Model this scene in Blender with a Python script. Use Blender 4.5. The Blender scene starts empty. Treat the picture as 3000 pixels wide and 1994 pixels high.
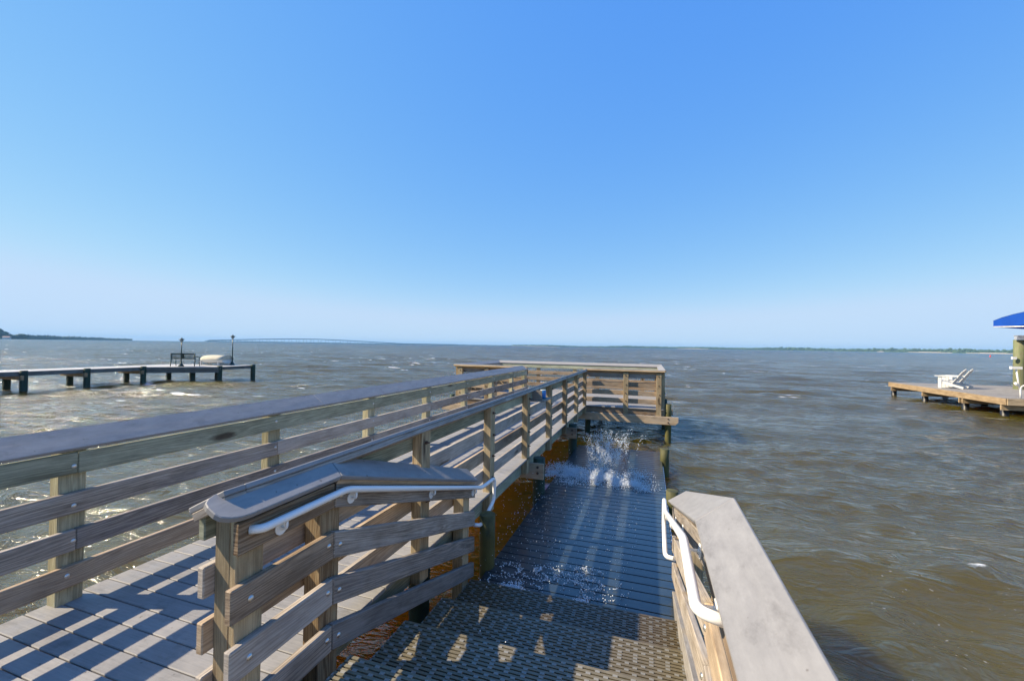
import bpy, math, random
import numpy as np
from mathutils import Vector, Matrix
R = math.radians
random.seed(7)
scene = bpy.context.scene
C = scene.collection

# ---------------------------------------------------------------- camera
YAW, PITCH, ROLL, EYE = R(18.1785), R(0.7482), math.atan(0.0150), 1.72
fw = Vector((-math.sin(YAW)*math.cos(PITCH), math.cos(YAW)*math.cos(PITCH), math.sin(PITCH)))
r0 = Vector((math.cos(YAW), math.sin(YAW), 0)); u0 = r0.cross(fw)
rt = r0*math.cos(ROLL)+u0*math.sin(ROLL); up = -r0*math.sin(ROLL)+u0*math.cos(ROLL)
cd = bpy.data.cameras.new('camera'); cam = bpy.data.objects.new('camera', cd); C.objects.link(cam)
cam.matrix_world = Matrix(((rt.x, up.x, -fw.x, 0), (rt.y, up.y, -fw.y, 0), (rt.z, up.z, -fw.z, EYE), (0, 0, 0, 1)))
cd.sensor_width = 36; cd.lens = 14.7; cd.clip_start = .05; cd.clip_end = 30000
cd.dof.use_dof = True; cd.dof.focus_distance = 7.0; cd.dof.aperture_fstop = 4.5
scene.camera = cam

# ---------------------------------------------------------------- light
SUND = Vector((-1.12, -.37, 1)).normalized()            # towards the sun
SEL = math.asin(SUND.z); SAZ = math.atan2(SUND.x, SUND.y)
w = bpy.data.worlds.new('World'); scene.world = w; w.use_nodes = True
nt = w.node_tree; bg = nt.nodes['Background']
sky = nt.nodes.new('ShaderNodeTexSky'); sky.sky_type = 'NISHITA'; sky.sun_disc = False
sky.sun_elevation = SEL; sky.sun_rotation = SAZ
sky.air_density = 1.0; sky.dust_density = 0.0; sky.ozone_density = 4.0; sky.altitude = 0
sp_ = nt.nodes.new('ShaderNodeSeparateColor'); cb_ = nt.nodes.new('ShaderNodeCombineColor'); nt.links.new(sky.outputs[0], sp_.inputs[0])
for ch, (k_, g_, m_) in enumerate(((.62, .95, 2.5), (1.27, .54, 3.3), (3.70, .07, 9))):     # the deep even blue of this clear sky
    pw = nt.nodes.new('ShaderNodeMath'); pw.operation = 'POWER'; pw.inputs[1].default_value = g_; nt.links.new(sp_.outputs[ch], pw.inputs[0])
    ml = nt.nodes.new('ShaderNodeMath'); ml.operation = 'MULTIPLY'; ml.inputs[1].default_value = k_; nt.links.new(pw.outputs[0], ml.inputs[0])
    mn = nt.nodes.new('ShaderNodeMath'); mn.operation = 'SMOOTH_MIN'; mn.inputs[1].default_value = m_; mn.inputs[2].default_value = .5; nt.links.new(ml.outputs[0], mn.inputs[0]); nt.links.new(mn.outputs[0], cb_.inputs[ch])
nt.links.new(cb_.outputs[0], bg.inputs[0])
bg.inputs[1].default_value = .115
sl = bpy.data.lights.new('sun', 'SUN'); sl.energy = 4.6; sl.angle = R(.5); sl.color = (1, .84, .60)
so = bpy.data.objects.new('sun', sl); C.objects.link(so)
so.rotation_mode = 'QUATERNION'; so.rotation_quaternion = SUND.to_track_quat('Z', 'Y')
so.location = (-20, -10, 20)
scene.view_settings.view_transform = 'Standard'; scene.view_settings.look = 'None'
scene.view_settings.exposure = 0.98; scene.view_settings.gamma = 1

# ---------------------------------------------------------------- helpers
def tag(o, label=None, cat=None, group=None, kind=None):
    for k, v in (('label', label), ('category', cat), ('group', group), ('kind', kind)):
        if v: o[k] = v
    return o
def thing(name, label, cat, loc=(0, 0, 0), rz=0, group=None):
    o = bpy.data.objects.new(name, None); C.objects.link(o); o.empty_display_size = .2
    o.location = loc; o.rotation_euler = (0, 0, rz)
    return tag(o, label, cat, group)
def copy_tree(o, parent=None):
    c = o.copy(); C.objects.link(c); c.parent = parent
    for ch in list(o.children): copy_tree(ch, c)
    return c

class MB:
    def __init__(s): s.v = []; s.f = []; s.uv = []; s.t = []; s.sm = []
    def face(s, idx, uvs, tint, smooth=False):
        s.f.append(idx); s.uv.extend(uvs); s.t.extend([tint]*len(idx)); s.sm.append(smooth)
    def hexa(s, p, tint=None, la=None, smooth=False):
        """p: 8 corners, bottom 4 then top 4 (x0y0, x1y0, x1y1, x0y1)."""
        if tint is None: tint = random.random()
        b = len(s.v); s.v.extend([tuple(q) for q in p]); P = [Vector(q) for q in p]
        ex, ey, ez = P[1]-P[0], P[3]-P[0], P[4]-P[0]
        L = [ex.length, ey.length, ez.length]
        k = la if la is not None else L.index(max(L))
        ax = [e.normalized() if e.length > 1e-9 else Vector((0, 0, 1)) for e in (ex, ey, ez)]
        o1 = random.uniform(0, 60); o2 = random.uniform(0, 60); c0 = P[0]
        others = [i for i in range(3) if i != k]
        for idx, nax in (((0, 3, 2, 1), 2), ((4, 5, 6, 7), 2), ((0, 1, 5, 4), 1), ((2, 3, 7, 6), 1), ((1, 2, 6, 5), 0), ((3, 0, 4, 7), 0)):
            uv = []
            for i in idx:
                d = P[i]-c0
                if nax == k: uv.append((d.dot(ax[others[0]])*2+o1+31, d.dot(ax[others[1]])+o2))
                else:
                    m = [i2 for i2 in others if i2 != nax][0]
                    am = (ax[m]-ax[k]*ax[m].dot(ax[k])).normalized(); uv.append((d.dot(ax[k])+o1, d.dot(am)+o2+nax*.37))
            s.face([b+i for i in idx], uv, tint, smooth)
        return s
    def box(s, x0, x1, y0, y1, z0, z1, tint=None, la=None):
        if x1 < x0: x0, x1 = x1, x0
        if y1 < y0: y0, y1 = y1, y0
        if z1 < z0: z0, z1 = z1, z0
        return s.hexa([(x0, y0, z0), (x1, y0, z0), (x1, y1, z0), (x0, y1, z0), (x0, y0, z1), (x1, y0, z1), (x1, y1, z1), (x0, y1, z1)], tint, la)
    def prism(s, pts, ext, tint=None):
        """closed polygon pts (3D, in order) extruded by vector ext"""
        if tint is None: tint = random.random()
        n = len(pts); b = len(s.v); e = Vector(ext); P = [Vector(p) for p in pts]
        s.v.extend([tuple(p) for p in P]+[tuple(p+e) for p in P])
        a = (P[1]-P[0]).normalized(); nn = a.cross((P[2]-P[1])).normalized(); c = nn.cross(a)
        o = random.uniform(0, 50)
        uv = [((p-P[0]).dot(a)+o, (p-P[0]).dot(c)+o) for p in P]
        s.face([b+i for i in range(n)][::-1], uv[::-1], tint); s.face([b+n+i for i in range(n)], uv, tint)
        for i in range(n):
            j = (i+1) % n; l = (P[j]-P[i]).length; h = e.length
            s.face([b+i, b+j, b+n+j, b+n+i], [(o, o), (o+l, o), (o+l, o+h), (o, o+h)], tint)
        return s
    def tube(s, pts, r, n=10, tint=.5, caps=True):
        P = [Vector(p) for p in pts]; b = len(s.v); N = len(P)
        rr = r if isinstance(r, (list, tuple)) else [r]*N
        prev = None; ln = 0; lens = [0]
        for i in range(1, N): ln += (P[i]-P[i-1]).length; lens.append(ln)
        for i in range(N):
            t = (P[min(i+1, N-1)]-P[max(i-1, 0)])
            t = t.normalized() if t.length > 1e-9 else Vector((0, 0, 1))
            if prev is None: x = t.orthogonal().normalized()
            else:
                x = prev-t*prev.dot(t); x = x.normalized() if x.length > 1e-6 else t.orthogonal().normalized()
            prev = x; y = t.cross(x)
            for k in range(n):
                a = 2*math.pi*k/n; s.v.append(tuple(P[i]+(x*math.cos(a)+y*math.sin(a))*rr[i]))
        for i in range(N-1):
            for k in range(n):
                k2 = (k+1) % n; cc = 2*math.pi*rr[i]
                u0_, u1_ = lens[i], lens[i+1]; v0, v1 = cc*k/n, cc*(k+1)/n
                s.face([b+i*n+k, b+i*n+k2, b+(i+1)*n+k2, b+(i+1)*n+k], [(u0_, v0), (u0_, v1), (u1_, v1), (u1_, v0)], tint, True)
        if caps:
            for base, rev in ((b, True), (b+(N-1)*n, False)):
                idx = [base+k for k in range(n)]; uv = [(math.cos(6.283*k/n)*.1+40, math.sin(6.283*k/n)*.1+40) for k in range(n)]
                if rev: idx = idx[::-1]; uv = uv[::-1]
                s.face(idx, uv, tint)
        return s
    def dome(s, c, nrm, r, h, n=8, tint=.5):
        c = Vector(c); nrm = Vector(nrm).normalized(); x = nrm.orthogonal().normalized(); y = nrm.cross(x)
        b = len(s.v); rings = ((1, 0), (.8, .6), (.35, .95))
        for q, hh in rings:
            for k in range(n):
                a = 2*math.pi*k/n; s.v.append(tuple(c+(x*math.cos(a)+y*math.sin(a))*r*q+nrm*h*hh))
        s.v.append(tuple(c+nrm*h))
        for i in range(2):
            for k in range(n):
                k2 = (k+1) % n; s.face([b+i*n+k, b+i*n+k2, b+(i+1)*n+k2, b+(i+1)*n+k], [(0, 0)]*4, tint, True)
        for k in range(n): s.face([b+2*n+k, b+2*n+(k+1) % n, b+3*n], [(0, 0)]*3, tint, True)
        return s
    def build(s, name, mat, parent=None, bevel=0, label=None):
        me = bpy.data.meshes.new(name); me.from_pydata(s.v, [], s.f)
        uvl = me.uv_layers.new(name='UVMap'); uvl.data.foreach_set('uv', np.array(s.uv, dtype=np.float32).ravel())
        at = me.attributes.new('tint', 'FLOAT', 'CORNER'); at.data.foreach_set('value', np.array(s.t, dtype=np.float32))
        me.polygons.foreach_set('use_smooth', np.array(s.sm, dtype=bool))
        me.materials.append(mat); me.update()
        o = bpy.data.objects.new(name, me); C.objects.link(o)
        if parent is not None:
            o.parent = parent; l = parent
            q = parent; off = Vector((0, 0, 0)); loc_ = False
            while q is not None: off -= Vector(q.location); loc_ = loc_ or bool(q.get('_local')); q = q.parent
            if not loc_: o.location = off
        if bevel:
            m = o.modifiers.new('b', 'BEVEL'); m.width = bevel; m.segments = 1; m.limit_method = 'ANGLE'; m.angle_limit = R(40)
        if label: o['label'] = label
        return o
def bez(pts, rad, n=5):
    """polyline with rounded corners"""
    P = [Vector(p) for p in pts]; out = [P[0]]
    for i in range(1, len(P)-1):
        a = (P[i-1]-P[i]); b = (P[i+1]-P[i]); rr = min(rad, a.length*.48, b.length*.48)
        A = P[i]+a.normalized()*rr; B = P[i]+b.normalized()*rr
        for k in range(n+1):
            t = k/n; out.append(A*(1-t)**2+P[i]*2*t*(1-t)+B*t*t)
    out.append(P[-1]); return out

# ---------------------------------------------------------------- materials
def mk(name):
    m = bpy.data.materials.new(name); m.use_nodes = True; t = m.node_tree
    return m, t, t.nodes['Principled BSDF']
def N(t, typ, **kw):
    n = t.nodes.new(typ)
    for k, v in kw.items():
        if k in n.inputs.keys(): n.inputs[k].default_value = v
        else: setattr(n, k, v)
    return n
def math_(t, op, a, b=None, c=None, clamp=False):
    n = t.nodes.new('ShaderNodeMath'); n.operation = op; n.use_clamp = clamp
    for i, q in enumerate((a, b, c)):
        if q is None: continue
        if isinstance(q, (int, float)): n.inputs[i].default_value = q
        else: t.links.new(q, n.inputs[i])
    return n.outputs[0]
def ramp(t, fac, stops):
    n = t.nodes.new('ShaderNodeValToRGB'); e = n.color_ramp.elements
    while len(e) < len(stops): e.new(.5)
    for i, (p, c) in enumerate(stops): e[i].position = p; e[i].color = (*c, 1) if len(c) == 3 else c
    t.links.new(fac, n.inputs[0]); return n.outputs[0]
def mix(t, fac, a, b, blend='MIX'):
    n = t.nodes.new('ShaderNodeMix'); n.data_type = 'RGBA'; n.blend_type = blend
    for q, i in ((fac, 0), (a, 6), (b, 7)):
        if isinstance(q, (int, float)): n.inputs[i].default_value = q
        elif isinstance(q, tuple): n.inputs[i].default_value = (*q, 1)
        else: t.links.new(q, n.inputs[i])
    return n.outputs[2]
def noise(t, vec, scale, detail=4, rough=.55, dist=0):
    n = N(t, 'ShaderNodeTexNoise', Scale=scale, Detail=detail, Roughness=rough, Distortion=dist)
    t.links.new(vec, n.inputs['Vector']); return n.outputs['Fac']
def mapping(t, vec, scale, loc=(0, 0, 0)):
    n = t.nodes.new('ShaderNodeMapping'); n.inputs['Scale'].default_value = scale; n.inputs['Location'].default_value = loc
    t.links.new(vec, n.inputs['Vector']); return n.outputs[0]
def bump(t, bsdf, h, strength=.3, dist=.003):
    n = N(t, 'ShaderNodeBump', Strength=strength, Distance=dist); t.links.new(h, n.inputs['Height']); t.links.new(n.outputs[0], bsdf.inputs['Normal']); return n

def wood(name, dark, light, knot=(.05, .03, .02), freq=95, grain=1.0, patch=None, rough=.75):
    light = tuple(min(.8, c*1.16) for c in light); m, t, b = mk(name)
    uv = N(t, 'ShaderNodeUVMap').outputs[0]; tint = N(t, 'ShaderNodeAttribute', attribute_name='tint').outputs['Fac']
    sx = t.nodes.new('ShaderNodeSeparateXYZ'); t.links.new(uv, sx.inputs[0])
    kv = mapping(t, uv, (1.3, 5.2, 1)); vo = N(t, 'ShaderNodeTexVoronoi', Scale=1.0, Randomness=1.0); t.links.new(kv, vo.inputs['Vector'])
    kd = math_(t, 'ADD', vo.outputs['Distance'], math_(t, 'MULTIPLY', math_(t, 'SUBTRACT', noise(t, mapping(t, uv, (9, 22, 1)), 1, 3), .5), .12))
    near = math_(t, 'POWER', math_(t, 'SUBTRACT', 1.0, math_(t, 'MULTIPLY', kd, 1.8, clamp=True), clamp=True), 2.0)
    n1 = noise(t, mapping(t, uv, (.7, 7, 1)), 1.0, 2, .5)
    ph = math_(t, 'ADD', math_(t, 'MULTIPLY', sx.outputs[1], freq*.6), math_(t, 'MULTIPLY', n1, 42.0))
    ph = math_(t, 'ADD', ph, math_(t, 'MULTIPLY', noise(t, mapping(t, uv, (1.6, 34, 1), (5, 2, 0)), 1.0, 2, .5), 16.0))
    ph = math_(t, 'ADD', ph, math_(t, 'MULTIPLY', near, 16.0))
    ring = math_(t, 'MULTIPLY_ADD', math_(t, 'SINE', ph), .5, .5)
    ring = math_(t, 'POWER', ring, 1.3)
    fine = noise(t, mapping(t, uv, (3, 170, 1)), 1.0, 5, .7)
    f = math_(t, 'ADD', math_(t, 'MULTIPLY', ring, .26*grain), math_(t, 'MULTIPLY', math_(t, 'SUBTRACT', fine, .12), 1.0))
    f = math_(t, 'ADD', f, math_(t, 'MULTIPLY', math_(t, 'SUBTRACT', tint, .5), .5))
    col = ramp(t, f, [(.18, dark), (.85, light)])
    if patch:
        pn = ramp(t, noise(t, mapping(t, uv, (1.1, 4, 1)), 1.0, 4, .6), [(.42, (0, 0, 0)), (.66, (1, 1, 1))])
        col = mix(t, math_(t, 'MULTIPLY', pn, .5), col, patch)
    kn = ramp(t, kd, [(.10, (1, 1, 1)), (.19, (0, 0, 0))])
    gate = math_(t, 'GREATER_THAN', noise(t, mapping(t, vo.outputs['Position'], (3, 3, 3)), 7.0, 0), .46)
    col = mix(t, math_(t, 'MULTIPLY', kn, math_(t, 'MULTIPLY', gate, .85)), col, knot)
    st = ramp(t, noise(t, mapping(t, uv, (1.6, 5, 1), (3, 9, 0)), 1.3, 6, .7), [(.33, (.50, .47, .44)), (.58, (1, 1, 1))])
    col = mix(t, .8, col, st, 'MULTIPLY')
    t.links.new(col, b.inputs['Base Color']); b.inputs['Roughness'].default_value = rough
    b.inputs['Specular IOR Level'].default_value = .25
    h = math_(t, 'ADD', math_(t, 'MULTIPLY', ring, .25), fine); bump(t, b, h, .3, .002)
    return m
W_GREY = wood('weathered grey pine', (.15, .12, .095), (.48, .42, .35), freq=560, patch=(.34, .33, .33))
W_BROWN = wood('weathered brown pine', (.17, .11, .065), (.52, .40, .27), freq=560, patch=(.36, .31, .26))
W_GREEN = wood('treated greenish pine', (.17, .175, .12), (.46, .47, .34), freq=520, patch=(.34, .35, .27))
W_POST = wood('treated tan post', (.20, .13, .07), (.52, .41, .25), freq=430, patch=(.35, .31, .21))
W_POSTG = wood('treated green post', (.22, .20, .12), (.52, .48, .33), freq=430, patch=(.36, .37, .27))
W_FRESH = wood('fresh tan lumber', (.25, .17, .095), (.46, .36, .235), freq=300)
W_DOCK = wood('grey dock planking', (.19, .175, .16), (.33, .315, .295), freq=300, grain=.6)

def composite(name, c1, c2, wav=0, rough=.55, spec=.4, streak=.45):
    m, t, b = mk(name); uv = N(t, 'ShaderNodeUVMap').outputs[0]; tint = N(t, 'ShaderNodeAttribute', attribute_name='tint').outputs['Fac']
    a = noise(t, mapping(t, uv, (3, 90, 1)), 1, 4, .6); c = noise(t, mapping(t, uv, (4, 9, 1)), 1.5, 6, .72)
    f = math_(t, 'ADD', math_(t, 'MULTIPLY', a, streak), math_(t, 'MULTIPLY', c, 1-streak))
    f = math_(t, 'ADD', f, math_(t, 'MULTIPLY', math_(t, 'SUBTRACT', tint, .5), .18))
    col = ramp(t, f, [(.3, c1), (.7, c2)])
    sp = ramp(t, noise(t, mapping(t, uv, (25, 25, 1)), 1, 2, .5), [(.71, (1, 1, 1)), (.76, (.45, .4, .36))])
    col = mix(t, 1.0, col, sp, 'MULTIPLY')
    dn = ramp(t, noise(t, mapping(t, uv, (3, 5, 1), (2, 2, 0)), 1.6, 6, .75), [(.33, (.72, .71, .70)), (.46, (1, 1, 1))]); col = mix(t, .8, col, dn, 'MULTIPLY')   # scuffs and dirt
    t.links.new(col, b.inputs['Base Color']); b.inputs['Roughness'].default_value = rough; b.inputs['Specular IOR Level'].default_value = spec
    n1 = bump(t, b, a, .25, .0015)
    if wav:
        n2 = N(t, 'ShaderNodeBump', Strength=1.0, Distance=wav); t.links.new(noise(t, mapping(t, uv, (1.6, 5, 1)), 1.0, 2, .5), n2.inputs['Height']); t.links.new(n2.outputs[0], n1.inputs['Normal'])
    return m
COMP = composite('grey composite decking', (.18, .178, .18), (.285, .278, .275))
CAPM = composite('grey composite cap board', (.20, .195, .195), (.29, .285, .282), wav=.007, streak=.15)

def wetdeck():
    m, t, b = mk('wet dark composite planks'); uv = N(t, 'ShaderNodeUVMap').outputs[0]; tint = N(t, 'ShaderNodeAttribute', attribute_name='tint').outputs['Fac']
    geo = N(t, 'ShaderNodeNewGeometry').outputs['Position']
    a = noise(t, mapping(t, uv, (3, 60, 1)), 1, 4, .6); c = noise(t, mapping(t, geo, (1.3, 1.3, 1)), 1.5, 5, .65)
    f = math_(t, 'ADD', math_(t, 'MULTIPLY', a, .4), math_(t, 'MULTIPLY', c, .6)); f = math_(t, 'ADD', f, math_(t, 'MULTIPLY', math_(t, 'SUBTRACT', tint, .5), .12))
    col = ramp(t, f, [(.28, (.004, .011, .020)), (.72, (.036, .050, .060))])
    t.links.new(col, b.inputs['Base Color']); b.inputs['Roughness'].default_value = .35
    b.inputs['Coat Weight'].default_value = 1.0; b.inputs['Coat IOR'].default_value = 1.42
    rg = ramp(t, noise(t, mapping(t, geo, (1, 2.2, 1)), 1.2, 5, .7), [(.35, (.04, .04, .04)), (.65, (.22, .22, .22))])
    t.links.new(rg, b.inputs['Coat Roughness'])
    n2 = N(t, 'ShaderNodeBump', Strength=.6, Distance=.004); t.links.new(noise(t, mapping(t, geo, (6, 16, 1)), 1.5, 4, .6), n2.inputs['Height'])
    t.links.new(n2.outputs[0], b.inputs['Coat Normal']); bump(t, b, a, .2, .002)
    return m
WET = wetdeck()
def simple(name, col, rough=.5, metal=0, var=.12, spec=.5, scale=12):
    m, t, b = mk(name); tc = N(t, 'ShaderNodeTexCoord').outputs['Object']
    n = noise(t, mapping(t, tc, (1, 1, 1)), scale, 4, .6)
    c = ramp(t, n, [(.3, tuple(x*(1-var) for x in col)), (.7, tuple(min(1, x*(1+var)) for x in col))])
    t.links.new(c, b.inputs['Base Color']); b.inputs['Roughness'].default_value = rough; b.inputs['Metallic'].default_value = metal
    b.inputs['Specular IOR Level'].default_value = spec
    return m
WHITEM = simple('white painted metal', (.80, .80, .79), .3, var=.03)
WHITEP = simple('white painted timber', (.56, .56, .55), .5, var=.05)
GALV = simple('galvanised bolt', (.62, .6, .56), .35, .9)
RUST = simple('rusty bolt', (.10, .055, .04), .8, .3, .4, scale=60)
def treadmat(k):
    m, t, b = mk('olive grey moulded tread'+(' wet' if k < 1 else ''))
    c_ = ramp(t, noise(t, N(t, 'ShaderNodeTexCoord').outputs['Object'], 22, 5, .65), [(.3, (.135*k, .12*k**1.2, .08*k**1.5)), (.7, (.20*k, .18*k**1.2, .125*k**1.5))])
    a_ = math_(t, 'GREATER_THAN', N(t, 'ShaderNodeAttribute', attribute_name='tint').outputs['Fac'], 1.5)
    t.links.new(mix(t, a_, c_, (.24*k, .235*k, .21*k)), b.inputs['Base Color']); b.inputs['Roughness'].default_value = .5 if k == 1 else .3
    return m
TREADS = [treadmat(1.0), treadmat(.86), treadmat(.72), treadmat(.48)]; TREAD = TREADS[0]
NODE_ = simple('pale worn tread bridges', (.42, .43, .42), .5, var=.14, scale=40)
DARKM = simple('dark green black metal', (.012, .035, .03), .4, var=.2)
LAMPG = simple('pale lamp glass', (.55, .6, .6), .2, var=.05)
CANVAS = simple('cream canvas cover', (.48, .44, .335), .8, var=.1, scale=5)
HULL = simple('white boat hull', (.6, .6, .57), .4, var=.05)
BLUEC = simple('blue canopy canvas', (.002, .085, .50), .7, var=.1, scale=2)
BLKP = simple('black wrapped pile', (.009, .009, .011), .45, var=.3, scale=6)
ALU = simple('aluminium beam', (.62, .63, .65), .4, .6, var=.1)
BLUEG = simple('blue glass jar', (.02, .20, .55), .12, var=.1)
def pilem(name, c1, c2, c3):
    m, t, b = mk(name); tc = N(t, 'ShaderNodeTexCoord').outputs['Object']
    n = noise(t, mapping(t, tc, (14, 14, 1.2)), 1.0, 5, .65); n2 = noise(t, mapping(t, tc, (3, 3, 2)), 1.5, 4, .6)
    col = mix(t, ramp(t, n2, [(.4, (0, 0, 0)), (.65, (1, 1, 1))]), ramp(t, n, [(.3, c1), (.7, c2)]), c3)
    g = N(t, 'ShaderNodeNewGeometry').outputs['Position']; sz = t.nodes.new('ShaderNodeSeparateXYZ'); t.links.new(g, sz.inputs[0])
    wet = ramp(t, math_(t, 'ADD', math_(t, 'MULTIPLY', sz.outputs[2], .8), math_(t, 'MULTIPLY', n2, .25)), [(-.0, (.3, .3, .3)), (.01, (.3, .3, .3))])
    t.links.new(col, b.inputs['Base Color']); b.inputs['Roughness'].default_value = .7; bump(t, b, n, .6, .008)
    return m
PILE = pilem('mossy green pile', (.018, .022, .008), (.085, .085, .025), (.11, .10, .025))
PILEG = pilem('green treated pile', (.008, .022, .015), (.025, .065, .042), (.012, .03, .02))
PILEB = pilem('tall weathered pile', (.10, .10, .055), (.20, .20, .11), (.13, .16, .07))

# ---------------------------------------------------------------- water
WZ = -.90
def water_mesh():
    def graded(lo, hi, a, b, d, g):
        mid = list(np.arange(a, b+1e-6, d)); l = []; x = a; s = d
        while x > lo: s *= g; x -= s; l.append(x)
        r_ = []; x = b; s = d
        while x < hi: s *= g; x += s; r_.append(x)
        return np.array(l[::-1]+mid+r_)
    xs = graded(-7000, 7000, -4.5, 5.5, .055, 1.0135); ys = graded(-60, 9000, .5, 13, .055, 1.0135)
    X, Y = np.meshgrid(xs, ys); dx = np.gradient(xs)[None, :]; dy = np.gradient(ys)[:, None]
    sp = np.maximum(dx*.55, dy)*np.ones_like(X)
    rng = np.random.default_rng(5); H = np.zeros_like(X); DX = np.zeros_like(X); DY = np.zeros_like(X)
    NW = 74; lam = np.exp(np.linspace(math.log(.28), math.log(7.5), NW)); rng.shuffle(lam)
    for l in lam:
        k = 2*math.pi/l; spread = .42 if l > 2 else .75
        th = -math.pi/2+.22+rng.normal(0, spread)                 # travelling towards the shore
        ph = rng.uniform(0, 6.283); a = .0062*l**.80*rng.uniform(.5, 1.4)
        if l > 4: a *= .75
        att = np.clip((l/sp-3.0)/3.0, 0, 1)
        p = k*(X*math.cos(th)+Y*math.sin(th))+ph
        A = a*att; H += A*np.cos(p); q = .8
        DX -= q*A*math.cos(th)*np.sin(p); DY -= q*A*math.sin(th)*np.sin(p)
    # patchy gusts: calmer and rougher areas
    g = .78+.32*np.sin(X*.31+1.3*np.sin(Y*.17))*np.sin(Y*.23+.8*np.sin(X*.21))
    H *= g
    crest = H.copy()
    # the swell washing over the far end of the low landing
    H += .30*np.exp(-((Y-10.6)/.85)**2)*np.exp(-((X+.4)/1.5)**2)
    near = np.exp(-((X+.65)/1.4)**4)*np.exp(-((Y-5.5)/3.0)**4)   # sheltered between the piles
    H = H*(1-.45*near)
    Z = WZ+H
    # keep the water under the treads and the low landing
    m = (X > -1.66) & (X < .36) & (Y < 9.3) & (Y > .8)
    Z = np.where(m, np.minimum(Z, -.70), Z)
    V = np.stack([X+DX, Y+DY, Z], -1).reshape(-1, 3).astype(np.float32)
    ny, nx = X.shape; ii = np.arange(ny*nx).reshape(ny, nx)
    F = np.stack([ii[:-1, :-1], ii[:-1, 1:], ii[1:, 1:], ii[1:, :-1]], -1).reshape(-1, 4)
    me = bpy.data.meshes.new('water'); me.vertices.add(len(V)); me.vertices.foreach_set('co', V.ravel())
    me.loops.add(F.size); me.loops.foreach_set('vertex_index', F.ravel().astype(np.int32))
    me.polygons.add(len(F)); me.polygons.foreach_set('loop_start', np.arange(0, F.size, 4, dtype=np.int32))
    me.polygons.foreach_set('loop_total', np.full(len(F), 4, dtype=np.int32)) if hasattr(bpy.types.MeshPolygon, 'loop_total') and False else None
    me.update(calc_edges=True); me.polygons.foreach_set('use_smooth', np.ones(len(F), dtype=bool))
    fo = np.clip((crest-.17)/.09, 0, 1)
    # broken water around the burst, along the landing edge and round the piles
    def blob(x, y, rx, ry, s): return s*np.exp(-((X-x)/rx)**2-((Y-y)/ry)**2)
    fo = np.maximum(fo, blob(-1.62, 7.4, .30, 1.1, .9)); fo = np.maximum(fo, blob(-1.75, 4.8, .2, 1.1, .72)); fo = np.maximum(fo, blob(-.9, 10.2, .8, .5, .5))
    fo = np.maximum(fo, blob(-8.3, 17.5, 1.4, .35, .65)); fo = np.maximum(fo, blob(-14.5, 15.5, 2.4, .3, .3)); fo = np.maximum(fo, blob(13.9, 21.3, .5, .3, .8))
    at = me.attributes.new('foam', 'FLOAT', 'POINT'); at.data.foreach_set('value', fo.ravel().astype(np.float32))
    return me
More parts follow.
